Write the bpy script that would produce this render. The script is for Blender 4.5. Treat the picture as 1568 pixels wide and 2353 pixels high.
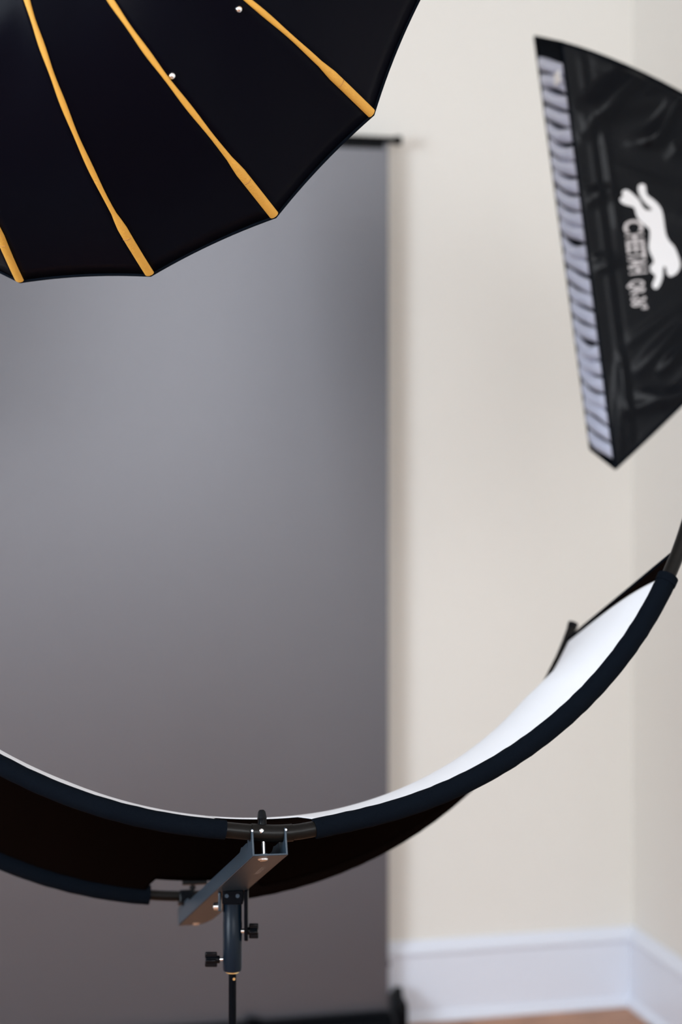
import bpy, bmesh, math, random
import numpy as np
from mathutils import Vector, Matrix

for o in list(bpy.data.objects):
    bpy.data.objects.remove(o)
random.seed(7)
SC = bpy.context.scene
COL = SC.collection

# ------------------------------------------------------------------ camera
F_PX, CX, CY, CAM_Z = 4100.0, 784.0, 1020.0, 1.40
CO, SI = 0.9730, 0.2308                      # camera is yawed 13.3 degrees in the room
cam_d = bpy.data.cameras.new('camera')
cam = bpy.data.objects.new('camera', cam_d)
COL.objects.link(cam)
cam.location = (0, 0, CAM_Z)
cam.rotation_euler = (math.pi / 2, 0, -math.atan2(SI, CO))
cam_d.sensor_fit = 'VERTICAL'
cam_d.sensor_height = 36.0
cam_d.sensor_width = 24.0
cam_d.lens = F_PX / 2353.0 * 36.0
cam_d.shift_y = -(2353 / 2.0 - CY) / 2353.0
cam_d.clip_start = 0.02
cam_d.dof.use_dof = True
cam_d.dof.focus_distance = 1.96
cam_d.dof.aperture_fstop = 3.1
SC.camera = cam

# ------------------------------------------------------------------ world, lights, exposure
SC.view_settings.view_transform = 'Standard'
SC.view_settings.look = 'None'
SC.view_settings.exposure = 0.0
SC.view_settings.gamma = 1.0
SC.view_settings.use_curve_mapping = False
world = bpy.data.worlds.new('world')
SC.world = world
world.use_nodes = True
world.node_tree.nodes['Background'].inputs[0].default_value = (0.75, 0.86, 1.0, 1)
world.node_tree.nodes['Background'].inputs[1].default_value = 0.6


def area(name, loc, direction, sx, sy, power, color):
    l = bpy.data.lights.new(name, 'AREA')
    l.shape = 'RECTANGLE'
    l.size, l.size_y, l.energy, l.color = sx, sy, power, color
    o = bpy.data.objects.new(name, l)
    o.location = loc
    o.rotation_euler = Vector(direction).to_track_quat('-Z', 'Y').to_euler()
    COL.objects.link(o)
    return o


# room: x from XL to XR, y from YR (behind the camera) to YB
XL, XR, YR, YB, ZC = -2.7, 1.743, -1.7, 4.178, 2.9
WIN_LEFT = (-0.8, 1.4, 1.0, 2.6)            # y0, y1, z0, z1 of the window in the left wall
ADDED_WIN_REAR = (-0.3, 1.6, 1.75, 2.85)             # x0, x1, z0, z1 of an unseen window added for the backdrop to reflect
area('daylight_left', (XL - 0.06, 0.3, 1.80), (1, 0, 0), 2.1, 1.5, 215, (0.80, 0.90, 1.0))
area('added_light_rear', (0.65, YR - 0.06, 2.3), (0, 1, 0), 1.8, 1.0, 70, (0.95, 0.97, 1.0))  # added lamp, placed so the upper backdrop mirrors it


# ------------------------------------------------------------------ helpers
def W(x, d, z=0.0):
    """x metres right of the camera axis, d metres ahead, z metres above the lens -> room"""
    return Vector((CO * x + SI * d, -SI * x + CO * d, CAM_Z + z))


def at(px, py, d):
    return W((px - CX) / F_PX * d, d, -(py - CY) / F_PX * d)


def Vd(x, d, z):                              # direction
    return Vector((CO * x + SI * d, -SI * x + CO * d, z))


def mat(name, color, rough=0.6, metal=0.0, spec=0.5, bump=0.0, bscale=200.0, var=0.0, vscale=8.0,
        sheen=0.0, coat=0.0, weave=False, ior=1.5):
    m = bpy.data.materials.new(name)
    m.use_nodes = True
    nt = m.node_tree
    b = nt.nodes['Principled BSDF']
    b.inputs['Roughness'].default_value = rough
    b.inputs['Metallic'].default_value = metal
    b.inputs['Specular IOR Level'].default_value = spec
    b.inputs['Base Color'].default_value = (*color, 1)
    b.inputs['IOR'].default_value = ior
    if ior > 2: b.inputs['Specular Tint'].default_value = (0.88, 0.885, 0.96, 1)
    if sheen:
        b.inputs['Sheen Weight'].default_value = sheen
        b.inputs['Sheen Roughness'].default_value = 0.4
    if coat:
        b.inputs['Coat Weight'].default_value = coat
    tc = nt.nodes.new('ShaderNodeTexCoord')
    if var:
        n = nt.nodes.new('ShaderNodeTexNoise')
        n.inputs['Scale'].default_value = vscale
        n.inputs['Detail'].default_value = 4
        mx = nt.nodes.new('ShaderNodeMix')
        mx.data_type = 'RGBA'
        mx.inputs[6].default_value = (*[c * (1 - var) for c in color], 1)
        mx.inputs[7].default_value = (*[min(1, c * (1 + var)) for c in color], 1)
        nt.links.new(tc.outputs['Object'], n.inputs['Vector'])
        nt.links.new(n.outputs['Fac'], mx.inputs[0])
        nt.links.new(mx.outputs[2], b.inputs['Base Color'])
    if bump:
        if weave:
            n = nt.nodes.new('ShaderNodeTexVoronoi')
        else:
            n = nt.nodes.new('ShaderNodeTexNoise')
            n.inputs['Detail'].default_value = 3
        n.inputs['Scale'].default_value = bscale
        bp = nt.nodes.new('ShaderNodeBump')
        bp.inputs['Strength'].default_value = bump
        bp.inputs['Distance'].default_value = 0.002
        nt.links.new(tc.outputs['Object'], n.inputs['Vector'])
        nt.links.new(n.outputs[0], bp.inputs['Height'])
        nt.links.new(bp.outputs['Normal'], b.inputs['Normal'])
    return m


M = {
    'wall': mat('wall_paint', (0.735, 0.708, 0.660), 0.75, spec=0.3, bump=0.15, bscale=90, var=0.012, vscale=2),
    'ceiling': mat('ceiling_paint', (0.82, 0.81, 0.79), 0.8, bump=0.1, bscale=60),
    'white_trim': mat('white_trim_paint', (0.69, 0.72, 0.80), 0.35, bump=0.05, bscale=30, var=0.01),
    'vinyl': mat('grey_backdrop_vinyl', (0.012, 0.016, 0.024), 0.38, spec=0.5, ior=2.45, bump=0.12, bscale=500, var=0.02, vscale=3),
    'black_metal': mat('black_powder_coat', (0.0012, 0.0018, 0.003), 0.35, spec=0.04, bump=0.1, bscale=900),
    'rod_metal': mat('dark_bronze_tube', (0.004, 0.0036, 0.0033), 0.3, spec=0.12, metal=0.0, bump=0.05, bscale=600),
    'grey_metal': mat('bracket_paint_lit', (0.020, 0.033, 0.048), 0.30, metal=0.0, spec=0.28, bump=0.15, bscale=1400),  # base colour raised to hold the window sheen on the flanks
    'column_shaded': mat('bracket_paint_shaded', (0.003, 0.007, 0.013), 0.24, spec=0.12, bump=0.1, bscale=1200),  # same paint as the bracket, darkened for the shaded column
    'chrome': mat('polished_steel', (0.75, 0.76, 0.78), 0.14, metal=1.0),
    'steel': mat('dull_steel', (0.35, 0.36, 0.40), 0.35, metal=1.0),
    'brass': mat('brass_ring', (0.75, 0.55, 0.25), 0.3, metal=1.0),
    'black_plastic': mat('black_plastic', (0.0012, 0.0018, 0.003), 0.22, spec=0.12, bump=0.08, bscale=500),
    'black_cloth': mat('black_woven_cloth', (0.0022, 0.0036, 0.0062), 0.8, spec=0.02, bump=0.35, bscale=1500, weave=True),
    'backing': mat('black_brown_backing_cloth', (0.0032, 0.0018, 0.0014), 0.85, spec=0.0, bump=0.3, bscale=1200, weave=True),
    'white_cloth': mat('white_reflector_cloth', (0.70, 0.705, 0.735), 0.6, spec=0.2, bump=0.06, bscale=900, weave=True),
    'navy_cloth': mat('black_navy_softbox_nylon', (0.0014, 0.0015, 0.0036), 0.36, spec=0.03, bump=0.2, bscale=30),
    'piping': mat('golden_yellow_piping', (0.52, 0.265, 0.04), 0.6, spec=0.3, bump=0.3, bscale=500, var=0.08, vscale=60),
    'nylon': mat('black_satin_nylon', (0.0010, 0.0018, 0.0036), 0.27, spec=0.10, bump=0.15, bscale=60),
    'satin': mat('pale_blue_grey_satin', (0.50, 0.53, 0.66), 0.42, metal=0.35, spec=0.6, bump=0.2, bscale=60, var=0.08, vscale=20),
    'print': mat('white_print', (0.68, 0.69, 0.71), 0.7),
    'print_grey': mat('greyed_white_print', (0.50, 0.48, 0.49), 0.7),
    'tag': mat('white_tag', (0.86, 0.87, 0.88), 0.6),
    'rubber': mat('black_rubber', (0.02, 0.02, 0.02), 0.8),
    'strobe': mat('dark_grey_strobe_shell', (0.05, 0.05, 0.055), 0.45, bump=0.1, bscale=400),
}


class MB:
    def __init__(self):
        self.v, self.f, self.flat = [], [], []

    def add(self, vs, fs, flat=False):
        n = len(self.v)
        self.v += [Vector(v) for v in vs]
        for q in fs:
            self.f.append(tuple(i + n for i in q))
            self.flat.append(flat)

    def grid(self, g, closed_u=False):
        nu, nv = len(g), len(g[0])
        vs = [p for r in g for p in r]
        fs = []
        for i in range(nu if closed_u else nu - 1):
            for j in range(nv - 1):
                a, b = i * nv + j, ((i + 1) % nu) * nv + j
                fs.append((a, b, b + 1, a + 1))
        self.add(vs, fs)

    def tube(self, pts, r, seg=16, caps=True, ref=None, flatten=None):
        """pts: polyline; r: number or list; flatten=(axis, factor) squashes along a direction"""
        pts = [Vector(p) for p in pts]
        n = len(pts)
        rs = r if isinstance(r, (list, tuple)) else [r] * n
        t0 = (pts[1] - pts[0]).normalized()
        up = Vector(ref) if ref is not None else (Vector((0, 0, 1)) if abs(t0.z) < 0.9 else Vector((1, 0, 0)))
        rings = []
        for i, p in enumerate(pts):
            t = (pts[min(i + 1, n - 1)] - pts[max(i - 1, 0)]).normalized()
            a = (up - t * up.dot(t)).normalized()
            b = t.cross(a)
            up = a
            rings.append([p + (a * math.cos(2 * math.pi * k / seg) + b * math.sin(2 * math.pi * k / seg)) * rs[i]
                          for k in range(seg)])
        vs = [q for ring in rings for q in ring]
        fs = [(i * seg + k, i * seg + (k + 1) % seg, (i + 1) * seg + (k + 1) % seg, (i + 1) * seg + k)
              for i in range(n - 1) for k in range(seg)]
        self.add(vs, fs)
        if caps:
            self.add(rings[0], [tuple(range(seg))[::-1]], True)
            self.add(rings[-1], [tuple(range(seg))], True)

    def box(self, c, ax, ay, az, hx, hy, hz):
        c = Vector(c)
        vs = [c + ax * (sx * hx) + ay * (sy * hy) + az * (sz * hz) for sx in (-1, 1) for sy in (-1, 1) for sz in (-1, 1)]
        self.add(vs, [(0, 1, 3, 2), (4, 6, 7, 5), (0, 4, 5, 1), (2, 3, 7, 6), (0, 2, 6, 4), (1, 5, 7, 3)], True)

    def abox(self, x0, x1, y0, y1, z0, z1):
        self.box(((x0 + x1) / 2, (y0 + y1) / 2, (z0 + z1) / 2), Vector((1, 0, 0)), Vector((0, 1, 0)), Vector((0, 0, 1)),
                 (x1 - x0) / 2, (y1 - y0) / 2, (z1 - z0) / 2)

    def prism(self, poly, thick):
        """poly: list of 3D points in a plane, thick: extrusion Vector"""
        n = len(poly)
        vs = [Vector(p) for p in poly] + [Vector(p) + thick for p in poly]
        fs = [tuple(range(n))[::-1], tuple(range(n, 2 * n))] + [(i, (i + 1) % n, n + (i + 1) % n, n + i) for i in range(n)]
        self.add(vs, fs, True)

    def build(self, name, m, parent=None, bevel=0.0, solid=0.0, offset=-1.0, smooth_angle=40):
        base = Vector((0, 0, 0))
        p = parent
        while p is not None:
            base += p.location
            p = p.parent
        me = bpy.data.meshes.new(name)
        me.from_pydata([v - base for v in self.v], [], self.f)
        me.materials.append(m)
        bm = bmesh.new()
        bm.from_mesh(me)
        bmesh.ops.remove_doubles(bm, verts=bm.verts, dist=1e-6)
        bmesh.ops.recalc_face_normals(bm, faces=bm.faces) if not solid else None
        bm.to_mesh(me)
        bm.free()
        me.polygons.foreach_set('use_smooth', [True] * len(me.polygons))
        me.set_sharp_from_angle(angle=math.radians(smooth_angle))
        o = bpy.data.objects.new(name, me)
        o.parent = parent
        COL.objects.link(o)
        if solid:
            s = o.modifiers.new('thickness', 'SOLIDIFY')
            s.thickness = solid
            s.offset = offset
        if bevel:
            b = o.modifiers.new('bevel', 'BEVEL')
            b.width = bevel
            b.segments = 2
            b.limit_method = 'ANGLE'
        return o


def thing(name, label, cat, loc, group=None):
    o = bpy.data.objects.new(name, None)
    o.empty_display_size = 0.05
    o.location = loc
    o['label'] = label
    o['category'] = cat
    if group:
        o['group'] = group
    COL.objects.link(o)
    return o


def struct(o):
    o['kind'] = 'structure'
    return o


X, Y, Z = Vector((1, 0, 0)), Vector((0, 1, 0)), Vector((0, 0, 1))

# ------------------------------------------------------------------ room shell
b = MB(); b.abox(XL - 0.12, XR + 0.12, YB, YB + 0.12, 0, ZC)
struct(b.build('wall_back', M['wall']))
b = MB(); b.abox(XR, XR + 0.12, YR, YB, 0, ZC)
struct(b.build('wall_right', M['wall']))
y0, y1, z0, z1 = WIN_LEFT
b = MB()
b.abox(XL - 0.12, XL, YR, y0, 0, ZC); b.abox(XL - 0.12, XL, y1, YB, 0, ZC)
b.abox(XL - 0.12, XL, y0, y1, 0, z0); b.abox(XL - 0.12, XL, y0, y1, z1, ZC)
struct(b.build('wall_left', M['wall']))
x0, x1, z0, z1 = ADDED_WIN_REAR
b = MB()
b.abox(XL - 0.12, x0, YR - 0.12, YR, 0, ZC); b.abox(x1, XR + 0.12, YR - 0.12, YR, 0, ZC)
b.abox(x0, x1, YR - 0.12, YR, 0, z0); b.abox(x0, x1, YR - 0.12, YR, z1, ZC)
struct(b.build('wall_rear', M['wall']))
b = MB(); b.abox(XL - 0.12, XR + 0.12, YR - 0.12, YB + 0.12, ZC, ZC + 0.1)
struct(b.build('ceiling', M['ceiling']))
# white window frames with a centre mullion
w1 = MB()
y0, y1, z0, z1 = WIN_LEFT
for a in ((y0 - 0.07, y0 + 0.04, z0 - 0.07, z1 + 0.07), (y1 - 0.04, y1 + 0.07, z0 - 0.07, z1 + 0.07),
          (y0, y1, z0 - 0.07, z0 + 0.04), (y0, y1, z1 - 0.04, z1 + 0.07), ((y0 + y1) / 2 - 0.02, (y0 + y1) / 2 + 0.02, z0, z1)):
    w1.abox(XL - 0.03, XL + 0.02, *a)
struct(w1.build('window_1', M['white_trim'], bevel=0.003))
w2 = MB()
x0, x1, z0, z1 = ADDED_WIN_REAR
for a in ((x0 - 0.07, x0 + 0.04, z0 - 0.07, z1 + 0.07), (x1 - 0.04, x1 + 0.07, z0 - 0.07, z1 + 0.07),
          (x0, x1, z0 - 0.07, z0 + 0.04), (x0, x1, z1 - 0.04, z1 + 0.07), ((x0 + x1) / 2 - 0.02, (x0 + x1) / 2 + 0.02, z0, z1)):
    w2.abox(a[0], a[1], YR - 0.03, YR + 0.02, a[2], a[3])
struct(w2.build('added_window_rear', M['white_trim'], bevel=0.003))  # frame of the added rear window

# floor: sub-floor with single planks as parts
subm = mat('dark_subfloor', (0.05, 0.03, 0.02), 0.9)
b = MB(); b.abox(XL - 0.12, XR + 0.12, YR - 0.12, YB + 0.12, -0.1, -0.012)
floor = struct(b.build('floor', subm))
plank_m = []
for k, c in enumerate([(0.42, 0.205, 0.11), (0.46, 0.23, 0.13), (0.38, 0.185, 0.10), (0.49, 0.255, 0.15)]):
    m = bpy.data.materials.new('oak_plank_%d' % k)
    m.use_nodes = True
    nt = m.node_tree
    bs = nt.nodes['Principled BSDF']
    bs.inputs['Roughness'].default_value = 0.5
    bs.inputs['Specular IOR Level'].default_value = 0.3
    tc = nt.nodes.new('ShaderNodeTexCoord')
    mp = nt.nodes.new('ShaderNodeMapping')
    mp.inputs['Scale'].default_value = (2.0, 26.0, 10.0)
    mp.inputs['Location'].default_value = (k * 3.1, k * 1.7, 0)
    n = nt.nodes.new('ShaderNodeTexNoise')
    n.inputs['Scale'].default_value = 2.2
    n.inputs['Detail'].default_value = 7
    cr = nt.nodes.new('ShaderNodeValToRGB')
    cr.color_ramp.elements[0].position = 0.35
    cr.color_ramp.elements[0].color = (*[v * 0.68 for v in c], 1)
    cr.color_ramp.elements[1].position = 0.7
    cr.color_ramp.elements[1].color = (*[v * 1.12 for v in c], 1)
    nt.links.new(tc.outputs['Object'], mp.inputs['Vector'])
    nt.links.new(mp.outputs[0], n.inputs['Vector'])
    nt.links.new(n.outputs['Fac'], cr.inputs[0])
    nt.links.new(cr.outputs[0], bs.inputs['Base Color'])
    plank_m.append(m)
PW, PL = 0.13, 1.2
plank_mesh = []
for m in plank_m:
    b = MB(); b.abox(-PL / 2 + 0.001, PL / 2 - 0.001, -PW / 2 + 0.001, PW / 2 - 0.001, -0.012, 0)
    o = b.build('plank', m)
    plank_mesh.append(o.data)
    bpy.data.objects.remove(o)
y = YR + PW / 2
row = 0
while y < YB + PW / 2 + 0.02:
    yy = y
    x = XL + PL / 2 - (row % 3) * 0.4
    while x - PL / 2 < XR:
        xa, xb = max(x - PL / 2, XL), min(x + PL / 2, XR)
        if xb - xa > 0.05:
            o = bpy.data.objects.new('plank', random.choice(plank_mesh))
            o.location = ((xa + xb) / 2, yy, 0)
            o.scale = ((xb - xa) / PL, 1, 1)
            o.parent = floor
            COL.objects.link(o)
        x += PL
    y += PW
    row += 1

# baseboards: profile (distance out of the wall, height)
PROF = [(0, 0), (0.026, 0), (0.026, 0.008), (0.024, 0.016), (0.019, 0.022), (0.015, 0.024), (0.015, 0.158), (0.019, 0.161),
        (0.021, 0.167), (0.019, 0.174), (0.013, 0.179), (0.011, 0.186), (0.006, 0.194), (0, 0.194)]


def baseboard(name, p0, p1, out, miter0=0, miter1=0):
    b = MB()
    d = (Vector(p1) - Vector(p0)).normalized()
    g = []
    for p, mi in ((Vector(p0), miter0), (Vector(p1), miter1)):
        g.append([p + Vector(out) * a + Z * h + d * (mi * a) for a, h in PROF])
    b.grid(g)
    return struct(b.build(name, M['white_trim'], smooth_angle=50))


baseboard('baseboard_back', (XL, YB, 0), (XR, YB, 0), (0, -1, 0), 1, -1)
baseboard('baseboard_right', (XR, YB, 0), (XR, YR, 0), (-1, 0, 0), 1, -1)
baseboard('baseboard_left', (XL, YR, 0), (XL, YB, 0), (1, 0, 0), 1, -1)
baseboard('baseboard_rear', (XR, YR, 0), (XL, YR, 0), (0, 1, 0), 1, -1)

# ------------------------------------------------------------------ backdrop
BX, BY = at(893, 1000, 4.252).x, at(893, 1000, 4.252).y
BW = 1.62
top_z = at(893, 322, 4.252).z
root = thing('pull_up_backdrop', 'wide plain grey pull-up photo backdrop with black top rail, standing before the beige wall',
             'backdrop', (BX - BW / 2, BY, 0))
b = MB()
g = []
for i in range(61):
    u = i / 60
    r_ = []
    for j in range(41):
        v = j / 40
        z = 0.046 + v * (top_z - 0.048)
        x = BX - BW * (1 - u)
        r_.append(Vector((x, BY, z)))
    g.append(r_)
b.grid(g)
fab = b.build('grey_fabric', M['vinyl'], root, solid=0.0006, offset=0)
fab.data.polygons.foreach_set('use_smooth', [False] * len(fab.data.polygons))
b = MB()
b.tube([(BX - BW - 0.03, BY, top_z), (BX + 0.030, BY, top_z)], 0.0085, 18)
b.tube([(BX + 0.018, BY, top_z), (BX + 0.031, BY, top_z)], 0.0115, 18)
b.tube([(BX - BW - 0.031, BY, top_z), (BX - BW - 0.018, BY, top_z)], 0.0115, 18)
b.build('top_rail', M['black_metal'], root)
b = MB()
b.box((BX - BW / 2, BY, top_z - 0.012), X, Y, Z, BW / 2 - 0.01, 0.003, 0.010)
b.build('hanger_strip', M['black_plastic'], root, bevel=0.001)
b = MB()                                     # cassette: rounded long box
pr = []
for k in range(20):
    a = 2 * math.pi * k / 20
    pr.append((0.052 * math.copysign(abs(math.cos(a)) ** 0.6, math.cos(a)), 0.027 + 0.025 * math.copysign(abs(math.sin(a)) ** 0.6, math.sin(a))))
b.prism([Vector((BX - BW - 0.01, BY + a, z)) for a, z in pr], X * (BW + 0.008))
b.build('base_case', M['black_metal'], root, smooth_angle=50)
for sx in (BX - BW - 0.034, BX + 0.014):
    b = MB()
    prof = [(-0.056, 0.0), (0.056, 0.0), (0.056, 0.072), (0.045, 0.082), (0.018, 0.086), (0.013, 0.103), (-0.006, 0.105), (-0.013, 0.086), (-0.045, 0.082), (-0.056, 0.072)]
    b.prism([Vector((sx, BY + a, z)) for a, z in prof], X * 0.020)
    b.build('end_cap', M['black_plastic'], root, bevel=0.004)
b = MB()
bx = at(600, 2330, 4.1).x
b.tube([(bx - 0.02, BY - 0.02, 0.055), (bx + 0.012, BY - 0.02, 0.055)], [0.010, 0.006], 12)
b.build('latch', M['black_plastic'], root)
b = MB()
b.box((BX - 0.004, BY + 0.01, at(893, 2232, 4.2).z), X, Y, Z, 0.010, 0.004, 0.006)
b.build('side_clip', M['grey_metal'], root, bevel=0.001)
for xx in (BX - BW + 0.2, BX - 0.25):
    b = MB()
    b.tube([(xx, BY + 0.045, 0.05), (xx, BY + 0.016, top_z - 0.03)], 0.009, 12)
    b.build('rear_support', M['black_metal'], root)

# ------------------------------------------------------------------ curved reflector on its bracket
A_ = Vd(-.2417, .919, -.3115)
RV = Vd(.9688, .2467, -.0239)
UU = Vd(-.0549, .3076, .9499)
C1, R1 = W(-.1100, 2.1312, .1378), .5892
C2, R2 = W(-.2231, 2.5614, -.0082), .6230
D = math.radians


def hoop(c, r, t, sag=False):
    if sag and c is C1:                       # the near rod dips slightly where the bracket pulls it
        r = r + 0.0042 * math.exp(-((math.degrees(t) - 1.5) / 4.5) ** 2)
    return c + (RV * math.sin(t) - UU * math.cos(t)) * r


def inward(t):
    return -(RV * math.sin(t) - UU * math.cos(t))


def lerp(a, b_, t):
    return a + (b_ - a) * t


def theta_at(c, r, px, lo=-30, hi=64):
    best = None
    for i in range(1881):
        t = D(lo + (hi - lo) * i / 1880)
        p = hoop(c, r, t) - cam.location
        d = p.x * SI + p.y * CO
        x = CX + F_PX * (p.x * CO - p.y * SI) / d
        if best is None or abs(x - px) < best[0]:
            best = (abs(x - px), t)
    return best[1]


stand_top = W(-.131, 2.152, -0.60)
root = thing('curved_reflector', 'large bowl-shaped curved reflector, white inside and black outside, in the foreground',
             'reflector', hoop(C1, R1, 0))


def arc(c, r, t0, t1, n=60):
    return [hoop(c, r, t0 + (t1 - t0) * i / n, True) for i in range(n + 1)]


T0, T1 = D(-72), D(63.2)
NR, FR = 0.0086, 0.0062
gl, gr = theta_at(C1, R1, 519), theta_at(C1, R1, 722)
hl, hr = theta_at(C2, R2, 344, -40, 60), theta_at(C2, R2, 560, -40, 60)
b = MB(); b.tube(arc(C1, R1, D(-84), D(82), 120), NR, 18); b.build('near_rod', M['rod_metal'], root)
b = MB(); b.tube(arc(C2, R2, D(-76), D(65.6), 120), FR + .0005, 18); b.build('far_rod', M['rod_metal'], root)


def sleeve_tube(c, r, t0, t1, r0, r1, n=70, lift=0.0):
    m_ = MB()
    P, Rr = [], []
    for i in range(n + 1):
        t = t0 + (t1 - t0) * i / n
        k = 1 + 0.015 * math.sin(i * 1.7) + 0.01 * math.sin(i * 4.1)
        P.append(hoop(c, r, t, True)); Rr.append((r0 + (r1 - r0) * i / n) * k)
    m_.tube(P, Rr, 20, ref=-A_)
    return m_


s1 = sleeve_tube(C1, R1, T0, gl, 0.0098, 0.0108)
s1.build('sleeve', M['black_cloth'], root)
s2 = sleeve_tube(C1, R1, gr, D(59.0), 0.0112, 0.0122)
# raised cuff at the upper end
s2.tube(arc(C1, R1, D(58.2), D(59.2), 6), 0.0130, 20, ref=-A_)
s2.build('sleeve', M['black_cloth'], root)
s3 = sleeve_tube(C2, R2, T0, hl, 0.0150, 0.0130)
for j_ in range(1):
    s3.tube([hoop(C2, R2 - 0.0125, T0 + (hl - D(0.6) - T0) * i / 60) - A_ * 0.006 for i in range(61)], 0.0048, 12, ref=-A_)
s3.build('sleeve', M['black_cloth'], root)
s4 = sleeve_tube(C2, R2, hr, D(60), 0.0100, 0.0070)
s4.build('sleeve', M['backing'], root)


def bow(t):
    a = math.degrees(t)
    if a < 10: return lerp(0.052, 0.040, max(0, min(1, (a + 22) / 32)))
    if a < 45: return lerp(0.040, 0.035, (a - 10) / 35)
    return lerp(0.035, 0.0, min(1, (a - 45) / 18.2) ** 1.3)


def smooth(x):
    x = max(0, min(1, x))
    return x * x * (3 - 2 * x)


def surf(t, s, off=0.0):
    # fabric pulled back from the rods where the bracket grips them
    w1_ = smooth((t - gl) / D(0.6) + 1) * (1 - smooth((t - gr) / D(3.0) - 0.0))
    w2_ = smooth((t - hl) / D(1.0) + 1) * (1 - smooth((t - hr) / D(3.0)))
    s_ = lerp(0.075 * w1_, 1 - 0.085 * w2_, s)
    p = lerp(hoop(C1, R1, t), hoop(C2, R2, t), s_)
    return p + inward(t) * (bow(t) * 4 * s_ * (1 - s_) + off)


NT, NS = 260, 28
b = MB()
b.grid([[surf(T0 + (T1 - T0) * i / NT, j / NS) for j in range(NS + 1)] for i in range(NT + 1)])
b.build('black_backing', M['backing'], root, solid=0.0012, offset=0)
b = MB()
g = []
for i in range(NT + 1):
    r_ = []
    for j in range(NS + 1):
        s = 0.012 + 0.93 * j / NS
        tm = D(59.0) + D(3.4) * s ** 0.75
        t = T0 + D(2) + (tm - T0 - D(2)) * i / NT
        s += 0.10 * (1 - j / NS) ** 2 * smooth((t - gl) / D(0.6) + 1) * (1 - smooth((t - gr) / D(1.0)))
        r_.append(surf(t, s, 0.0022))
    g.append(r_)
b.grid(g)
b.build('white_panel', M['white_cloth'], root, solid=0.0008, offset=0)
for t_ in (T1, T0):                           # black hem on the slanting end edges
    b = MB()
    b.tube([surf(t_, j / NS, 0.001) for j in range(NS + 1)], 0.0022, 8)
    b.build('edge_hem', M['black_cloth'], root)
# rod joint between the bracket arms, pins
ta, tb = theta_at(C1, R1, 576), theta_at(C1, R1, 671)
b = MB(); b.tube(arc(C1, R1, ta, tb, 10), NR + 0.0009, 20); b.build('rod_coupler', M['rod_metal'], root)
b = MB()
pc = hoop(C1, R1, theta_at(C1, R1, 597), True) - A_ * (NR + 0.0012) + UU * 0.001
b.tube([pc + A_ * 0.002, pc, pc - A_ * 0.0012], [0.0026, 0.0026, 0.0014], 14)
b.build('spring_pin', M['chrome'], root)
b = MB()                                      # end plug of the far rod
b.tube(arc(C2, R2, D(65.2), D(65.9), 3), FR + 0.0013, 18)
b.build('rod_plug', M['black_plastic'], root)

# bracket: channel rail between the two rods
nb, fb = at(622, 1966, 1.927), at(443, 2126, 2.40)
Ac = (fb - nb).normalized()
Rc = (RV - Ac * RV.dot(Ac)).normalized()
Uc = Rc.cross(Ac)
if Uc.z < 0: Uc = -Uc
LEN = (fb - nb).length
root = thing('reflector_bracket', 'slate grey U-channel bracket clamping both reflector rods, with tilt joint under it',
             'bracket', nb)
HW, TH = 0.0195, 0.0022


def bp(l, w, u):
    return nb + Ac * l + Rc * w + Uc * u


b = MB()
plate = [(0, -HW), (0.0, HW), (LEN - 0.045, HW), (LEN - 0.012, HW * 0.72), (LEN, HW * 0.3), (LEN, -HW)]
b.prism([bp(l, w, 0) for l, w in plate], Uc * TH)
b.build('base_plate', M['grey_metal'], root, bevel=0.0007)
# flange outline (l, u): tall arm with a hook notch at each end, low flange between
rod_n = hoop(C1, R1, theta_at(C1, R1, 622), True)
ln, un = (rod_n - nb).dot(Ac), (rod_n - nb).dot(Uc)
rod_f = hoop(C2, R2, theta_at(C2, R2, 440, -40, 60))
lf, uf = (rod_f - nb).dot(Ac), (rod_f - nb).dot(Uc)
FL = [(0, 0), (0, un + 0.003), (ln - 0.009, un + 0.004), (ln - 0.0088, un), (ln - 0.006, un - 0.0065), (ln, un - 0.009), (ln + 0.006, un - 0.0065),
      (ln + 0.0088, un), (ln + 0.009, un + 0.004), (ln + 0.013, un + 0.004), (ln + 0.014, un - 0.010), (ln + 0.018, un - 0.014), (ln + 0.021, un - 0.006),
      (0.058, un - 0.006), (0.064, 0.021), (0.074, 0.017), (lf - 0.05, 0.019), (lf - 0.032, 0.024), (lf - 0.026, uf - 0.008), (lf - 0.010, uf - 0.008),
      (lf - 0.006, uf - 0.013), (lf + 0.006, uf - 0.013), (lf + 0.012, uf - 0.004), (LEN, uf - 0.010), (LEN, 0)]
for sgn in (-1, 1):
    b = MB()
    end = LEN if sgn < 0 else LEN - 0.045
    pts = [(min(l, end), u) for l, u in FL]
    b.prism([bp(l, sgn * (HW - (TH if sgn > 0 else 0)), u) for l, u in pts], Rc * TH)
    b.build('side_flange', M['grey_metal'], root, bevel=0.0006)
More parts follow.
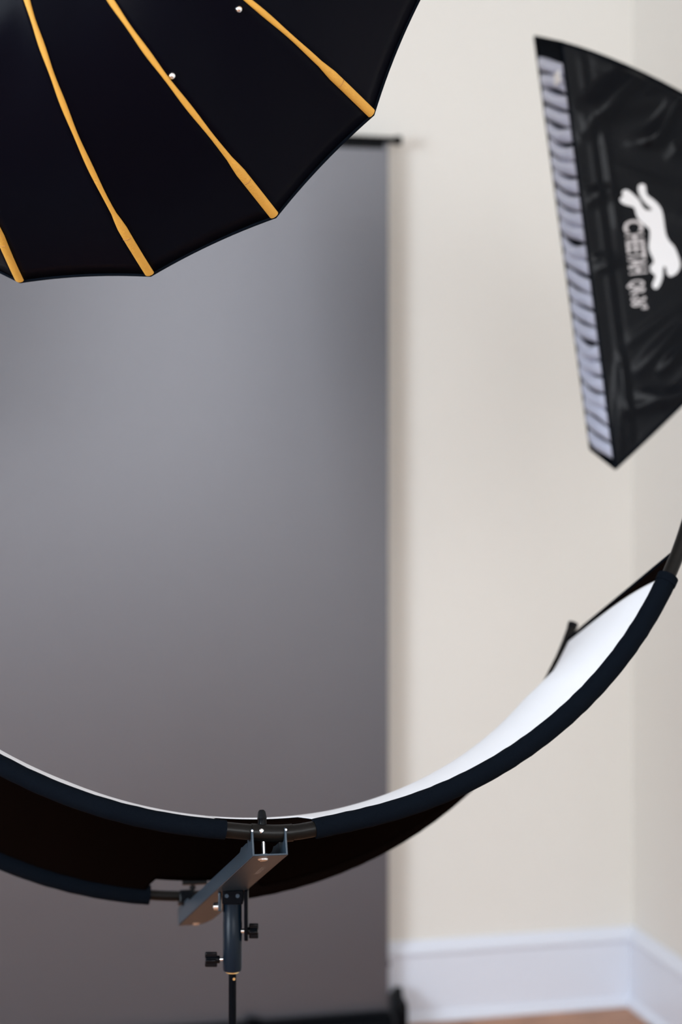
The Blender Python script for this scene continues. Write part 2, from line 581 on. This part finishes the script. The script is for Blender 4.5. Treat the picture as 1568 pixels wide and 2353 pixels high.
# near clamp: bolt, nut, knob
kx = -0.0045
lk = ln
b = MB()
b.tube([bp(lk + .008, kx, -0.0024), bp(lk + .008, kx, -0.0016), bp(lk + .008, kx, 0.0)], [0.003, 0.0052, 0.0058], 20, ref=Ac)
b.build('bolt_head', M['chrome'], root)
b = MB()
b.tube([bp(lk + .002, kx, TH), bp(lk, kx, un - NR)], 0.0019, 12, ref=Ac)
for i in range(9):
    b.tube([bp(lk + .001, kx, TH + 0.003 + i * 0.0012), bp(lk + .001, kx, TH + 0.0036 + i * 0.0012)], 0.0022, 12, ref=Ac)
b.build('bolt_shaft', M['chrome'], root)
b = MB()
b.tube([bp(lk + .002, kx, TH), bp(lk + .002, kx, TH + 0.0022)], 0.0044, 6, ref=Ac)
b.build('hex_nut', M['chrome'], root)
b = MB()
kb = un + NR + 0.0005
b.tube([bp(lk, kx, kb - .003), bp(lk, kx, kb), bp(lk, kx, kb + .006), bp(lk, kx, kb + .0065), bp(lk, kx, kb + .0155), bp(lk, kx, kb + .0165)],
       [0.0036, 0.0048, 0.0048, 0.0052, 0.0036, 0.0030], 12, ref=Ac)
for k in range(6):                            # grip ribs
    a = k * math.pi / 3
    dv = Ac * math.cos(a) + Rc * math.sin(a)
    b.tube([bp(lk, kx, kb + .007) + dv * 0.0048, bp(lk, kx, kb + .015) + dv * 0.0034], 0.0008, 8)
b.build('clamp_knob', M['black_plastic'], root)
for w in (-HW + 0.0006, HW - 0.0009):
    b = MB()
    b.tube([bp(-0.0012, w, un + .001), bp(0.001, w, un + .001)], 0.0013, 12)
    b.build('arm_screw', M['steel'], root)
# far clamp
b = MB()
b.box(bp(lf, -HW + 0.004, uf - 0.002), Ac, Rc, Uc, 0.010, 0.010, 0.009)
b.build('far_clamp', M['black_plastic'], root, bevel=0.002)
b = MB()
b.tube([bp(lf, -0.006, uf), bp(lf, -0.006, uf + 0.014)], 0.0028, 10)
b.tube([bp(lf, -0.006, uf + 0.009), bp(lf, -0.006, uf + 0.0125)], 0.0045, 12)
b.box(bp(lf, -0.003, uf + 0.019), Ac, Rc, Uc, 0.004, 0.0165, 0.0045)
b.build('clamp_knob', M['black_plastic'], root, bevel=0.0012)
b = MB()
b.tube([bp(LEN - .016, 0.002, -.002), bp(LEN - .016, 0.002, 0.0)], [0.0035, 0.0052], 16)
b.build('bolt_head', M['chrome'], root)
# print on the plate
cu = bpy.data.curves.new('maker_print', 'FONT')
cu.body = 'WESTCOTT'
cu.size = 0.0085
cu.align_x, cu.align_y = 'CENTER', 'CENTER'
to = bpy.data.objects.new('tmp', cu)
COL.objects.link(to)
dg = bpy.context.evaluated_depsgraph_get()
me = bpy.data.meshes.new_from_object(to.evaluated_get(dg))
bpy.data.objects.remove(to)
b = MB()
b.add([bp(0.095 - v.co.x, 0.0075 - v.co.y * 0.9, -0.0003) for v in me.vertices], [tuple(p.vertices) for p in me.polygons])
b.build('printed_logo', mat('grey_print', (0.35, 0.34, 0.33), 0.6), root)

# tilt joint and the stand
sx_, sd_ = -.131, 2.152
px_ = W(sx_, sd_, 0)
ax_r = Vd(1, 0, 0)
ax_f = Vd(0, 1, 0)


def sp(w, d, z):                              # around the stand axis; z above lens
    return Vector((px_.x, px_.y, CAM_Z + z)) + ax_r * w + ax_f * d


def zpx(py, d=2.152):
    return -(py - CY) / F_PX * d


mw = 2.152 / F_PX
lj = (sp(0, 0, zpx(2040)) - nb).dot(Ac)
b = MB()
b.box(sp(0.001, 0, zpx(2056)), ax_r, ax_f, Z, 0.0125, 0.014, 0.0085)
b.build('joint_block', M['black_metal'], root, bevel=0.0015)
b = MB()
for w in (-0.006, 0.007):
    b.tube([sp(w, -0.0145, zpx(2052)), sp(w, -0.0128, zpx(2052))], 0.0024, 12)
b.build('joint_highlight', M['grey_metal'], root)  # paler discs stand in for two highlights on the block
b = MB()                                      # long lever plate on the right side
pts = [(0.0145, 2042), (0.0145, 2085), (0.017, 2105), (0.0185, 2125)]
prof = [(-0.011, 2042), (0.011, 2042), (0.013, 2110), (0.010, 2150), (0.002, 2164), (-0.007, 2158), (-0.010, 2130), (-0.011, 2100)]
b.prism([sp(0.0145, d, zpx(y_)) for d, y_ in prof], ax_r * 0.0045)
b.build('lever_plate', M['black_metal'], root, bevel=0.001)
b = MB()
prof = [(-0.012, 2046), (0.011, 2046), (0.011, 2092), (0.0, 2097), (-0.012, 2088)]
b.prism([sp(-0.0165, d, zpx(y_)) for d, y_ in prof], ax_r * 0.003)
b.build('joint_cheek', M['grey_metal'], root, bevel=0.001)
b = MB()
b.tube([sp(-0.0235, -0.003, zpx(2081)), sp(-0.0222, -0.003, zpx(2081)), sp(-0.0165, -0.003, zpx(2081))], [0.0022, 0.0046, 0.0050], 16)
b.build('pivot_bolt', M['chrome'], root)


def wing_knob(m_, c, dirv, up, ln_, hw):
    """hub with two blunt wings"""
    m_.tube([c, c + dirv * ln_], hw * 0.55, 14)
    side = dirv.cross(up).normalized()
    for s in (-1, 1):
        m_.box(c + dirv * ln_ * 0.62 + up * s * hw * 0.62, dirv, side, up, ln_ * 0.42, hw * 0.28, hw * 0.42)
        m_.box(c + dirv * ln_ * 0.62 + side * s * hw * 0.5, dirv, side, up, ln_ * 0.36, hw * 0.42, hw * 0.22)


b = MB()
wing_knob(b, sp(0.0175, -0.002, zpx(2138)), ax_r, Z, 0.0135, 0.0085)
b.build('wing_knob', M['black_plastic'], root, bevel=0.0012)
b = MB()
b.tube([sp(0.008, -0.002, zpx(2138)), sp(0.02, -0.002, zpx(2138))], 0.0028, 12)
b.build('knob_shaft', M['chrome'], root)
b = MB()
cr_ = 0.0113
b.tube([sp(0, 0, zpx(2066)), sp(0, 0, zpx(2118)), sp(0, 0, zpx(2119)), sp(0, 0, zpx(2222)), sp(0, 0, zpx(2229)), sp(0, 0, zpx(2231))],
       [cr_, cr_, cr_ + .0003, cr_ + .0003, cr_ - .0002, cr_ - .0022], 40)
b.build('socket_tube', M['column_shaded'], root)
b = MB()
b.tube([sp(0, 0, zpx(2230)), sp(0, 0, zpx(2234))], 0.0080, 28)
b.build('brass_ring', M['brass'], root)
b = MB()
b.tube([sp(-0.0105, 0, zpx(2204)), sp(-0.018, -0.001, zpx(2204))], 0.0020, 12)
b.build('knob_shaft', M['chrome'], root)
b = MB()
wing_knob(b, sp(-0.0148, -0.001, zpx(2204)), -ax_r, Z, 0.0175, 0.0085)
b.build('wing_knob', M['black_plastic'], root, bevel=0.0012)


def light_stand(label, x, y, top, r_top, spread=0.42, ang0=0.4, hub=0.75, marks=None):
    rt = thing('light_stand', label, 'light stand', (x, y, 0))
    P = lambda a, b_, c: Vector((x + a, y + b_, c))
    mid = (hub + top) / 2
    b = MB(); b.tube([P(0, 0, mid - .05), P(0, 0, top)], r_top, 24); b.build('upper_pole', M['black_metal'], rt)
    b = MB(); b.tube([P(0, 0, 0.16), P(0, 0, mid)], r_top + .004, 24); b.build('lower_pole', M['black_metal'], rt)
    b = MB(); b.tube([P(0, 0, mid - .03), P(0, 0, mid + .012)], r_top + .008, 20); b.build('locking_collar', M['black_plastic'], rt)
    b = MB(); b.tube([P(0, 0, hub - .03), P(0, 0, hub + .02)], r_top + .011, 20); b.build('leg_hub', M['black_plastic'], rt)
    b = MB(); b.tube([P(0, 0, 0.20), P(0, 0, 0.24)], r_top + .010, 20); b.build('brace_collar', M['black_plastic'], rt)
    for k in range(3):
        a = ang0 + k * 2 * math.pi / 3
        dx, dy = math.cos(a), math.sin(a)
        b = MB(); b.tube([P(dx * .02, dy * .02, hub - .01), P(dx * spread, dy * spread, 0.012)], 0.0085, 14)
        lg = b.build('leg', M['black_metal'], rt)
        b = MB(); b.tube([P(dx * (spread - .03), dy * (spread - .03), 0.062), P(dx * spread, dy * spread, 0.0125), P(dx * (spread + .002), dy * (spread + .002), 0.003)], [0.0115, 0.0115, 0.006], 14)
        b.build('rubber_foot', M['rubber'], lg)
        f_ = .52
        b = MB(); b.tube([P(dx * .02, dy * .02, 0.22), P(lerp(dx * .02, dx * spread, f_), lerp(dy * .02, dy * spread, f_), lerp(hub - .01, .012, f_))], 0.005, 10)
        b.build('brace', M['black_metal'], rt)
    return rt


rt = light_stand('thin black metal stand pole rising under the grey bracket of the curved reflector', px_.x, px_.y,
                 CAM_Z + zpx(2226), 0.0047, 0.45, 0.3, 0.48)
b = MB()
b.tube([sp(0.0022, -0.0052, zpx(2247)), sp(0.0022, -0.0038, zpx(2247))], 0.0016, 12)
b.build('pin', M['brass'], rt)

# ------------------------------------------------------------------ round softbox with golden piping (upper left)
px0, py0, R_, yaw, pit, ph, H_, e_ = 214.6, -115.6, .404, -.217, .143, 4.543, .294, 3.483
DO = 2.1
Cx = np.array([(px0 - CX) / F_PX * DO, DO, -(py0 - CY) / F_PX * DO])
av = np.array([math.sin(yaw) * math.cos(pit), -math.cos(yaw) * math.cos(pit), math.sin(pit)])
uv = np.cross([0, 0, 1], av); uv /= np.linalg.norm(uv)
vv = np.cross(av, uv)
OC, OA, OU, OV = W(*Cx), Vd(*av), Vd(*uv), Vd(*vv)
NRIB = 16


def rib_pt(k, s, out=0.0):
    t = ph + 2 * math.pi * k / NRIB
    d = OU * math.cos(t) + OV * math.sin(t)
    tn = -OU * math.sin(t) + OV * math.cos(t)
    wob = 0.0016 * math.sin(k * 2.3 + s * 9) * s * (1 - s) * 4
    # outward normal of the dome profile
    dz = -H_ * e_ * s ** (e_ - 1)
    n = (d * (-dz) + OA * R_).normalized()
    return OC + d * R_ * s + OA * H_ * (1 - s ** e_) + tn * wob + n * out, n, d, tn


root = thing('round_softbox', 'deep round black softbox seen from behind, golden yellow piping on its ribs, at upper left',
             'softbox', OC)
S0 = 0.16
for k in range(NRIB):
    b = MB()
    g = []
    for i in range(13):
        w = i / 12
        r_ = []
        for j in range(41):
            s = S0 + (1 - S0) * j / 40
            p0, n0, d0, _ = rib_pt(k, s)
            p1, n1, d1, _ = rib_pt(k + 1, s)
            p = lerp(p0, p1, w)
            n = lerp(n0, n1, w).normalized()
            e = 4 * w * (1 - w)
            fold = 0.0018 * math.sin(s * 23 + k * 1.9 + 5 * w) * math.sin(w * math.pi) * (0.25 + abs(math.sin(s * 3.1 + k)))
            fold *= max(0.15, 1.25 - s)
            d = (d0 + d1).normalized()
            r_.append(p - n * (0.0035 * e * (1 - s ** 6)) + n * fold - d * (0.004 * e * s ** 8))
        g.append(r_)
    b.grid(g)
    b.build('panel', M['navy_cloth'], root, solid=0.0008, offset=0)
for k in range(NRIB):
    b = MB()
    ring = []
    for j in range(61):
        s = S0 + 0.01 + (0.997 - S0 - 0.01) * j / 60
        p, n, d, tn = rib_pt(k, s)
        pocket = smooth((s - 0.885) / 0.03)
        hw = lerp(0.0030 + 0.0004 * math.sin(j * .7 + k), 0.0054, pocket)
        hh = lerp(0.0026, 0.0042, pocket)
        if s > 0.955: hh *= 0.85
        ring.append([p + tn * (hw * math.cos(a)) + n * (hh * math.sin(a)) for a in [2 * math.pi * q / 12 for q in range(12)]])
    vs = [q for r_ in ring for q in r_]
    fs = [(i * 12 + q, i * 12 + (q + 1) % 12, (i + 1) * 12 + (q + 1) % 12, (i + 1) * 12 + q) for i in range(60) for q in range(12)]
    b.add(vs, fs)
    b.add(ring[0], [tuple(range(12))], True); b.add(ring[-1], [tuple(range(12))], True)
    pp = b.build('piping', M['piping'], root)
    b = MB()                                  # stitched bar across the pocket
    p, n, d, tn = rib_pt(k, 0.93)
    b.tube([p + tn * (-0.0045) + n * 0.0030, p + n * 0.0044, p + tn * 0.0045 + n * 0.0030], 0.0005, 6)
    b.build('stitch', mat('stitch_%d' % k, (0.30, 0.13, 0.02), 0.7) if k == 0 else bpy.data.materials['stitch_0'], pp)
b = MB()                                      # rim hem
loop = []
for k in range(NRIB):
    p0, p1 = rib_pt(k, 1.0), rib_pt(k + 1, 1.0)
    for i in range(12):
        w = i / 12
        d = (p0[2] + p1[2]).normalized()
        loop.append(lerp(p0[0], p1[0], w) - d * (0.004 * 4 * w * (1 - w)))
loop.append(loop[0])
b.tube(loop, 0.0022, 8, caps=False, ref=OA)
b.build('rim_hem', M['black_cloth'], root)
b = MB()                                      # front diffuser, set a little inside the rim
g = []
for k in range(NRIB + 1):
    p1 = rib_pt(k, 0.93)[0]
    g.append([lerp(OC + OA * 0.045, OC + (p1 - OC - OA * (p1 - OC).dot(OA)) + OA * 0.030, j / 6) for j in range(7)])
b.grid(g)
b.build('front_diffuser', M['white_cloth'], root, solid=0.001, offset=0)
apex = OC + OA * H_
b = MB()
b.tube([apex - OA * 0.012, apex + OA * 0.0, apex + OA * 0.018, apex + OA * 0.020], [0.072, 0.078, 0.078, 0.055], 32)
b.build('speed_ring', M['black_metal'], root)


def locate(px, py):
    best = None
    for kk in range(0, 90):
        k = kk / 18
        for j in range(160):
            s = 0.2 + 0.8 * j / 160
            i0 = int(math.floor(k)); w = k - i0
            p = lerp(rib_pt(i0, s)[0], rib_pt(i0 + 1, s)[0], w)
            q = p - cam.location
            d = q.x * SI + q.y * CO
            dx = CX + F_PX * (q.x * CO - q.y * SI) / d - px
            dy = CY - F_PX * q.z / d - py
            if best is None or dx * dx + dy * dy < best[0]:
                best = (dx * dx + dy * dy, p, lerp(rib_pt(i0, s)[1], rib_pt(i0 + 1, s)[1], w).normalized())
    return best[1], best[2]


for (qx, qy) in ((553, 18), (401, 172)):
    p, n = locate(qx, qy)
    b = MB()
    b.tube([p - n * 0.003, p + n * 0.001, p + n * 0.003, p + n * 0.004], [0.0040, 0.0040, 0.0026, 0.0006], 16)
    b.build('metal_rivet', M['chrome'], root)


def strobe(label, ap, ax, up):
    """studio strobe whose front sits on the speed ring"""
    rt = thing('studio_strobe', label, 'strobe', ap)
    b = MB()
    b.tube([ap + ax * .021, ap + ax * .03, ap + ax * .035, ap + ax * .20, ap + ax * .205], [0.052, 0.052, 0.058, 0.058, 0.050], 28)
    b.build('housing', M['strobe'], rt)
    b = MB()
    side = ax.cross(up).normalized()
    b.tube([ap + ax * .206, ap + ax * .215], 0.014, 16)
    b.build('dial', M['black_plastic'], rt)
    b = MB()
    b.box(ap + ax * .11 - Z * 0.070, ax, side, Z, 0.016, 0.014, 0.020)
    b.tube([ap + ax * .11 - Z * 0.088, ap + ax * .11 - Z * 0.125], 0.014, 16)
    b.build('mount', M['black_metal'], rt, bevel=0.001)
    return ap + ax * .11 - Z * 0.125


mt = strobe('dark grey studio strobe at the back of the round softbox', apex, OA, OV)
light_stand('black light stand carrying the round softbox with golden piping', mt.x, mt.y, mt.z - 0.001, 0.0085, 0.40, 3.3, 0.55)

# ------------------------------------------------------------------ narrow softbox with white print (right)
NTp, NBp = at(1291, 98, 2.90), at(1415, 1076, 2.90)
FTp, FBp = at(1230, 85, 3.06), at(1358, 1031, 3.04)
ev = (NBp - NTp).normalized()
ew = ((FTp - NTp) - ev * (FTp - NTp).dot(ev)).normalized()
nb_ = ev.cross(ew).normalized()
if nb_.dot(Vd(1, 0, 0)) < 0: nb_ = -nb_       # toward the rear of the box
fc = (NTp + NBp + FTp + FBp) / 4
DEPTH = 0.42
rc = fc + nb_ * DEPTH + Z * 0.0
RR_ = 0.062
rear = {'NT': rc - ew * RR_ * .7 - ev * RR_, 'NB': rc - ew * RR_ * .7 + ev * RR_,
        'FT': rc + ew * RR_ * .7 - ev * RR_, 'FB': rc + ew * RR_ * .7 + ev * RR_}
front = {'NT': NTp, 'NB': NBp, 'FT': FTp, 'FB': FBp}
root = thing('narrow_softbox', 'black softbox with a white leaping cat emblem and lettering on its side, at the right',
             'softbox', fc)


def corner(c, u):
    """u: 0 at the front edge, 1 at the rear ring; rods bow outward"""
    p = lerp(front[c], rear[c], u)
    sgn = -1 if c[1] == 'T' else 1
    bowv = (0.030 if c[1] == 'T' else 0.006) * 4 * u * (1 - u) * (1 - .4 * u)
    return p + ev * sgn * bowv


outn = -ew                                     # outward from the near side
# folds on the near panel: (x0, y0, x1, y1, half width px, height mm) in picture-like panel coordinates
FOLDS = [(1345, 300, 1480, 150, 16, 3.2), (1360, 235, 1500, 165, 12, 2.6), (1375, 205, 1470, 150, 10, 1.8), (1330, 262, 1568, 215, 20, 2.6),
         (1500, 320, 1568, 215, 12, 3.4), (1460, 330, 1560, 300, 16, 2.0), (1350, 445, 1400, 435, 10, 2.0),
         (1420, 385, 1568, 432, 6, 1.4), (1540, 360, 1568, 330, 10, 2.2),
         (1330, 470, 1395, 450, 12, 2.0), (1345, 600, 1400, 590, 10, 1.6), (1372, 620, 1420, 600, 9, 2.2),
         (1470, 850, 1568, 740, 16, 3.4), (1520, 850, 1568, 800, 12, 4.0), (1450, 940, 1568, 905, 14, 4.0), (1468, 905, 1530, 905, 12, 3.0),
         (1490, 1010, 1568, 950, 12, 3.0), (1420, 1060, 1425, 850, 12, 2.4), (1450, 1000, 1430, 820, 10, 2.4), (1392, 130, 1520, 165, 14, 1.6),
         (1440, 790, 1568, 700, 12, 1.6), (1385, 300, 1420, 520, 8, 1.2), (1540, 930, 1640, 820, 18, 4.0), (1560, 500, 1700, 560, 20, 2)]


def seg_d(x, y, f_):
    x0, y0, x1, y1 = f_[:4]
    dx, dy = x1 - x0, y1 - y0
    t = max(0, min(1, ((x - x0) * dx + (y - y0) * dy) / (dx * dx + dy * dy)))
    return math.hypot(x - x0 - t * dx, y - y0 - t * dy), t


def pxof(p):
    q = p - cam.location
    d = q.x * SI + q.y * CO
    return CX + F_PX * (q.x * CO - q.y * SI) / d, CY - F_PX * q.z / d


def near_panel(u, v, fold=True):
    p = lerp(corner('NT', u), corner('NB', u), v)
    e = 4 * v * (1 - v) * 4 * u * (1 - u)
    p = p - outn * 0.004 * e
    if fold:
        x, y = pxof(p)
        h = 0
        for f_ in FOLDS:
            dd, t = seg_d(x, y, f_)
            h += f_[5] * (0.0030 if y < 340 else 0.0020) * math.exp(-(dd / (f_[4] * (1.4 if y < 340 else 1.1))) ** 2) * (0.35 + 0.65 * math.sin(math.pi * min(1, max(0, t * .9 + .05))))
        # lip seam line parallel to the front edge
        u_mm = u * DEPTH
        h += 0.0012 * math.exp(-((u_mm - 0.030) / 0.006) ** 2) - 0.0010 * math.exp(-((u_mm - 0.042) / 0.006) ** 2)
        edge = smooth(u / 0.03) * smooth(v / 0.03) * smooth((1 - v) / 0.03)
        p = p + outn * h * edge
    return p


b = MB()
NU, NV = 110, 150
b.grid([[near_panel(i / NU, j / NV) for j in range(NV + 1)] for i in range(NU + 1)])
b.build('near_side_panel', M['nylon'], root, solid=0.001, offset=0)
for nm, (ca, cb) in {'top_panel': ('NT', 'FT'), 'bottom_panel': ('NB', 'FB'), 'far_side_panel': ('FT', 'FB')}.items():
    b = MB()
    b.grid([[lerp(corner(ca, i / 24), corner(cb, i / 24), j / 12) for j in range(13)] for i in range(25)])
    b.build(nm, M['nylon'], root, solid=0.001, offset=0)
b = MB()                                      # piped front rim
cs = ['NT', 'NB', 'FB', 'FT']
for i in range(4):
    b.tube([front[cs[i]], front[cs[(i + 1) % 4]]], 0.0028, 8)
b.build('front_rim', M['black_cloth'], root)
for c in cs:
    b = MB()
    b.tube([corner(c, i / 16) for i in range(17)], 0.0026, 8)
    b.build('edge_rod', M['black_cloth'], root)


def facep(v, w):                              # v down the front, w across toward the far edge
    return lerp(lerp(NTp, NBp, v), lerp(FTp, FBp, v), w)


# ruched strip: puffs in a row on the front, each one a piece
NP = 24
va, vb = 0.045, 0.985
rnd = random.Random(3)
for i in range(NP):
    b = MB()
    v0, v1 = lerp(va, vb, i / NP), lerp(va, vb, (i + 1) / NP)
    g = []
    ph1, ph2, tilt = rnd.uniform(0, 6), rnd.uniform(0, 6), rnd.uniform(-0.12, 0.28)
    for a in range(13):
        r_ = []
        for c_ in range(15):
            w = c_ / 14
            t = a / 12
            v = v0 + (v1 - v0) * (0.07 + 0.86 * t + tilt * math.sin(w * math.pi) * (v1 - v0 > 0) * (1.2 if 0 < i < NP - 1 else 0) + 0.05 * math.sin(w * 5 + ph1))
            hgt = 0.0095 * (math.sin(math.pi * t) ** 0.55 if 0 < t < 1 else 0) * (math.sin(math.pi * w) ** 0.45 if 0 < w < 1 else 0)
            hgt += 0.0008 * math.sin(w * 9 + ph2) * math.sin(math.pi * t) * math.sin(math.pi * w)
            r_.append(facep(v, 0.05 + 0.90 * w) - nb_ * (hgt + 0.001))
        g.append(r_)
    b.grid(g)
    b.build('diffuser_puff', M['satin'], root)
b = MB()
b.grid([[facep(i / 10, j / 4) + nb_ * 0.002 for j in range(5)] for i in range(11)])
b.build('front_cloth', M['black_cloth'], root, solid=0.001, offset=0)
b = MB()                                      # small white tag near the top
p = facep(0.082, 0.03) - nb_ * 0.0135
b.box(p, ev, ew, nb_, 0.0095, 0.018, 0.0008)
b.build('small_tag', M['tag'], root, bevel=0.0006)
b = MB()
b.tube([rc - nb_ * 0.01, rc + nb_ * 0.014], 0.075, 32)
b.build('speed_ring', M['black_metal'], root)


# print: outlines drawn in picture coordinates on the flat panel, then laid on the cloth
def panel_ray(px, py):
    """point of the near panel seen at a pixel"""
    d = (at(px, py, 1.0) - cam.location)
    o = cam.location
    n = (NBp - NTp).cross(rear['NT'] - NTp).normalized()
    t = (NTp - o).dot(n) / d.dot(n)
    q = o + d * t
    # refine against the real surface height
    u = (q - NTp).dot(nb_) / (rear['NT'] - NTp).dot(nb_)
    v = (q - corner('NT', u)).dot(ev) / max(1e-6, (corner('NB', u) - corner('NT', u)).dot(ev))
    for _ in range(6):
        s_ = near_panel(u, v)
        x, y = pxof(s_)
        e = 1e-3
        xu, yu = pxof(near_panel(u + e, v, False)); x0_, y0_ = pxof(near_panel(u, v, False)); xv, yv = pxof(near_panel(u, v + e, False))
        a11, a12, a21, a22 = (xu - x0_) / e, (xv - x0_) / e, (yu - y0_) / e, (yv - y0_) / e
        det = a11 * a22 - a12 * a21
        rx, ry = px - x, py - y
        u += (rx * a22 - ry * a12) / det
        v += (a11 * ry - a21 * rx) / det
    return near_panel(u, v) + outn * 0.0012


def decal(name, polys, m):
    """polys: closed outlines in picture coordinates"""
    bm = bmesh.new()
    for poly in polys:
        vs = [bm.verts.new((x, y, 0)) for x, y in poly]
        es = [bm.edges.new((vs[i], vs[(i + 1) % len(vs)])) for i in range(len(vs))]
    bmesh.ops.triangle_fill(bm, edges=bm.edges[:], use_beauty=True)
    for _ in range(4):
        long_e = [e for e in bm.edges if e.calc_length() > 9]
        if not long_e: break
        bmesh.ops.subdivide_edges(bm, edges=long_e, cuts=1)
        bmesh.ops.triangulate(bm, faces=bm.faces[:])
    bm.verts.index_update()
    b = MB()
    b.add([panel_ray(v.co.x, v.co.y) for v in bm.verts], [tuple(v.index for v in f.verts) for f in bm.faces])
    bm.free()
    return b.build(name, m, root)


def catmull(pts, n=4):
    out = []
    N_ = len(pts)
    for i in range(N_):
        p0, p1, p2, p3 = [Vector((*pts[(i + k) % N_], 0)) for k in (-1, 0, 1, 2)]
        for j in range(n):
            t = j / n
            q = 0.5 * ((2 * p1) + (p2 - p0) * t + (2 * p0 - 5 * p1 + 4 * p2 - p3) * t * t + (3 * p1 - p0 - 3 * p2 + p3) * t ** 3)
            out.append((q.x, q.y))
    return out


k_ = 188 / 1301.0
CAT = [(600, 200), (640, 160), (690, 165), (718, 200), (728, 290), (760, 350), (850, 415), (930, 500), (975, 580), (1000, 690), (1020, 830),
       (1045, 970), (1100, 1075), (1170, 1150), (1225, 1270), (1262, 1390), (1265, 1480), (1215, 1575), (1120, 1628), (1070, 1600), (1050, 1540),
       (1045, 1490), (1015, 1470), (995, 1500), (990, 1620), (960, 1730), (910, 1815), (860, 1822), (828, 1780), (840, 1720), (872, 1650),
       (865, 1600), (815, 1565), (790, 1500), (815, 1440), (845, 1420), (840, 1350), (790, 1250), (768, 1150), (785, 1000), (778, 880),
       (700, 810), (610, 720), (570, 640), (545, 550), (500, 515), (400, 490), (330, 450), (310, 400), (340, 365), (365, 355), (345, 310), (355, 270),
       (410, 252), (470, 280), (560, 360), (620, 420), (660, 500), (710, 565), (780, 580), (822, 572), (790, 535), (700, 450), (640, 370), (605, 280)]
decal('cat_emblem', [catmull([(1380 + x * k_, 400 + y * k_) for x, y in CAT], 3)], M['print'])


def text_decal(name, body, x0, y0, x1, y1, height, m, cond):
    """lettering running from (x0,y0) to (x1,y1), letter tops to the right"""
    cu = bpy.data.curves.new('t', 'FONT')
    cu.body = body
    cu.size = 1.0
    cu.offset = 0.022
    cu.resolution_u = 3
    to = bpy.data.objects.new('tmp', cu)
    COL.objects.link(to)
    dg = bpy.context.evaluated_depsgraph_get()
    me = bpy.data.meshes.new_from_object(to.evaluated_get(dg))
    bpy.data.objects.remove(to)
    w = max(v.co.x for v in me.vertices)
    L_ = math.hypot(x1 - x0, y1 - y0)
    tx, ty = (x1 - x0) / L_, (y1 - y0) / L_
    ux, uy = ty, -tx                          # letter-up direction: to the right
    b = MB()
    b.add([panel_ray(x0 + tx * v.co.x / w * L_ + ux * v.co.y * height / .72, y0 + ty * v.co.x / w * L_ + uy * v.co.y * height / .72) for v in me.vertices],
          [tuple(p.vertices) for p in me.polygons])
    return b.build(name, m, root)


text_decal('printed_lettering', 'C', 1434, 506, 1436, 535, 44, M['print_grey'], 1)
text_decal('printed_lettering', 'HEETAH', 1438, 539, 1448, 631, 42, M['print_grey'], 1)
text_decal('printed_lettering', 'QR-36"', 1447, 645, 1454, 713, 34, M['print_grey'], 1)

mt = strobe('dark grey studio strobe at the back of the black softbox with white lettering', rc + nb_ * (-.006), nb_, ev)
light_stand('black light stand carrying the narrow softbox at the right', mt.x, mt.y, mt.z - 0.001, 0.0085, 0.24, 3.14, 0.60)
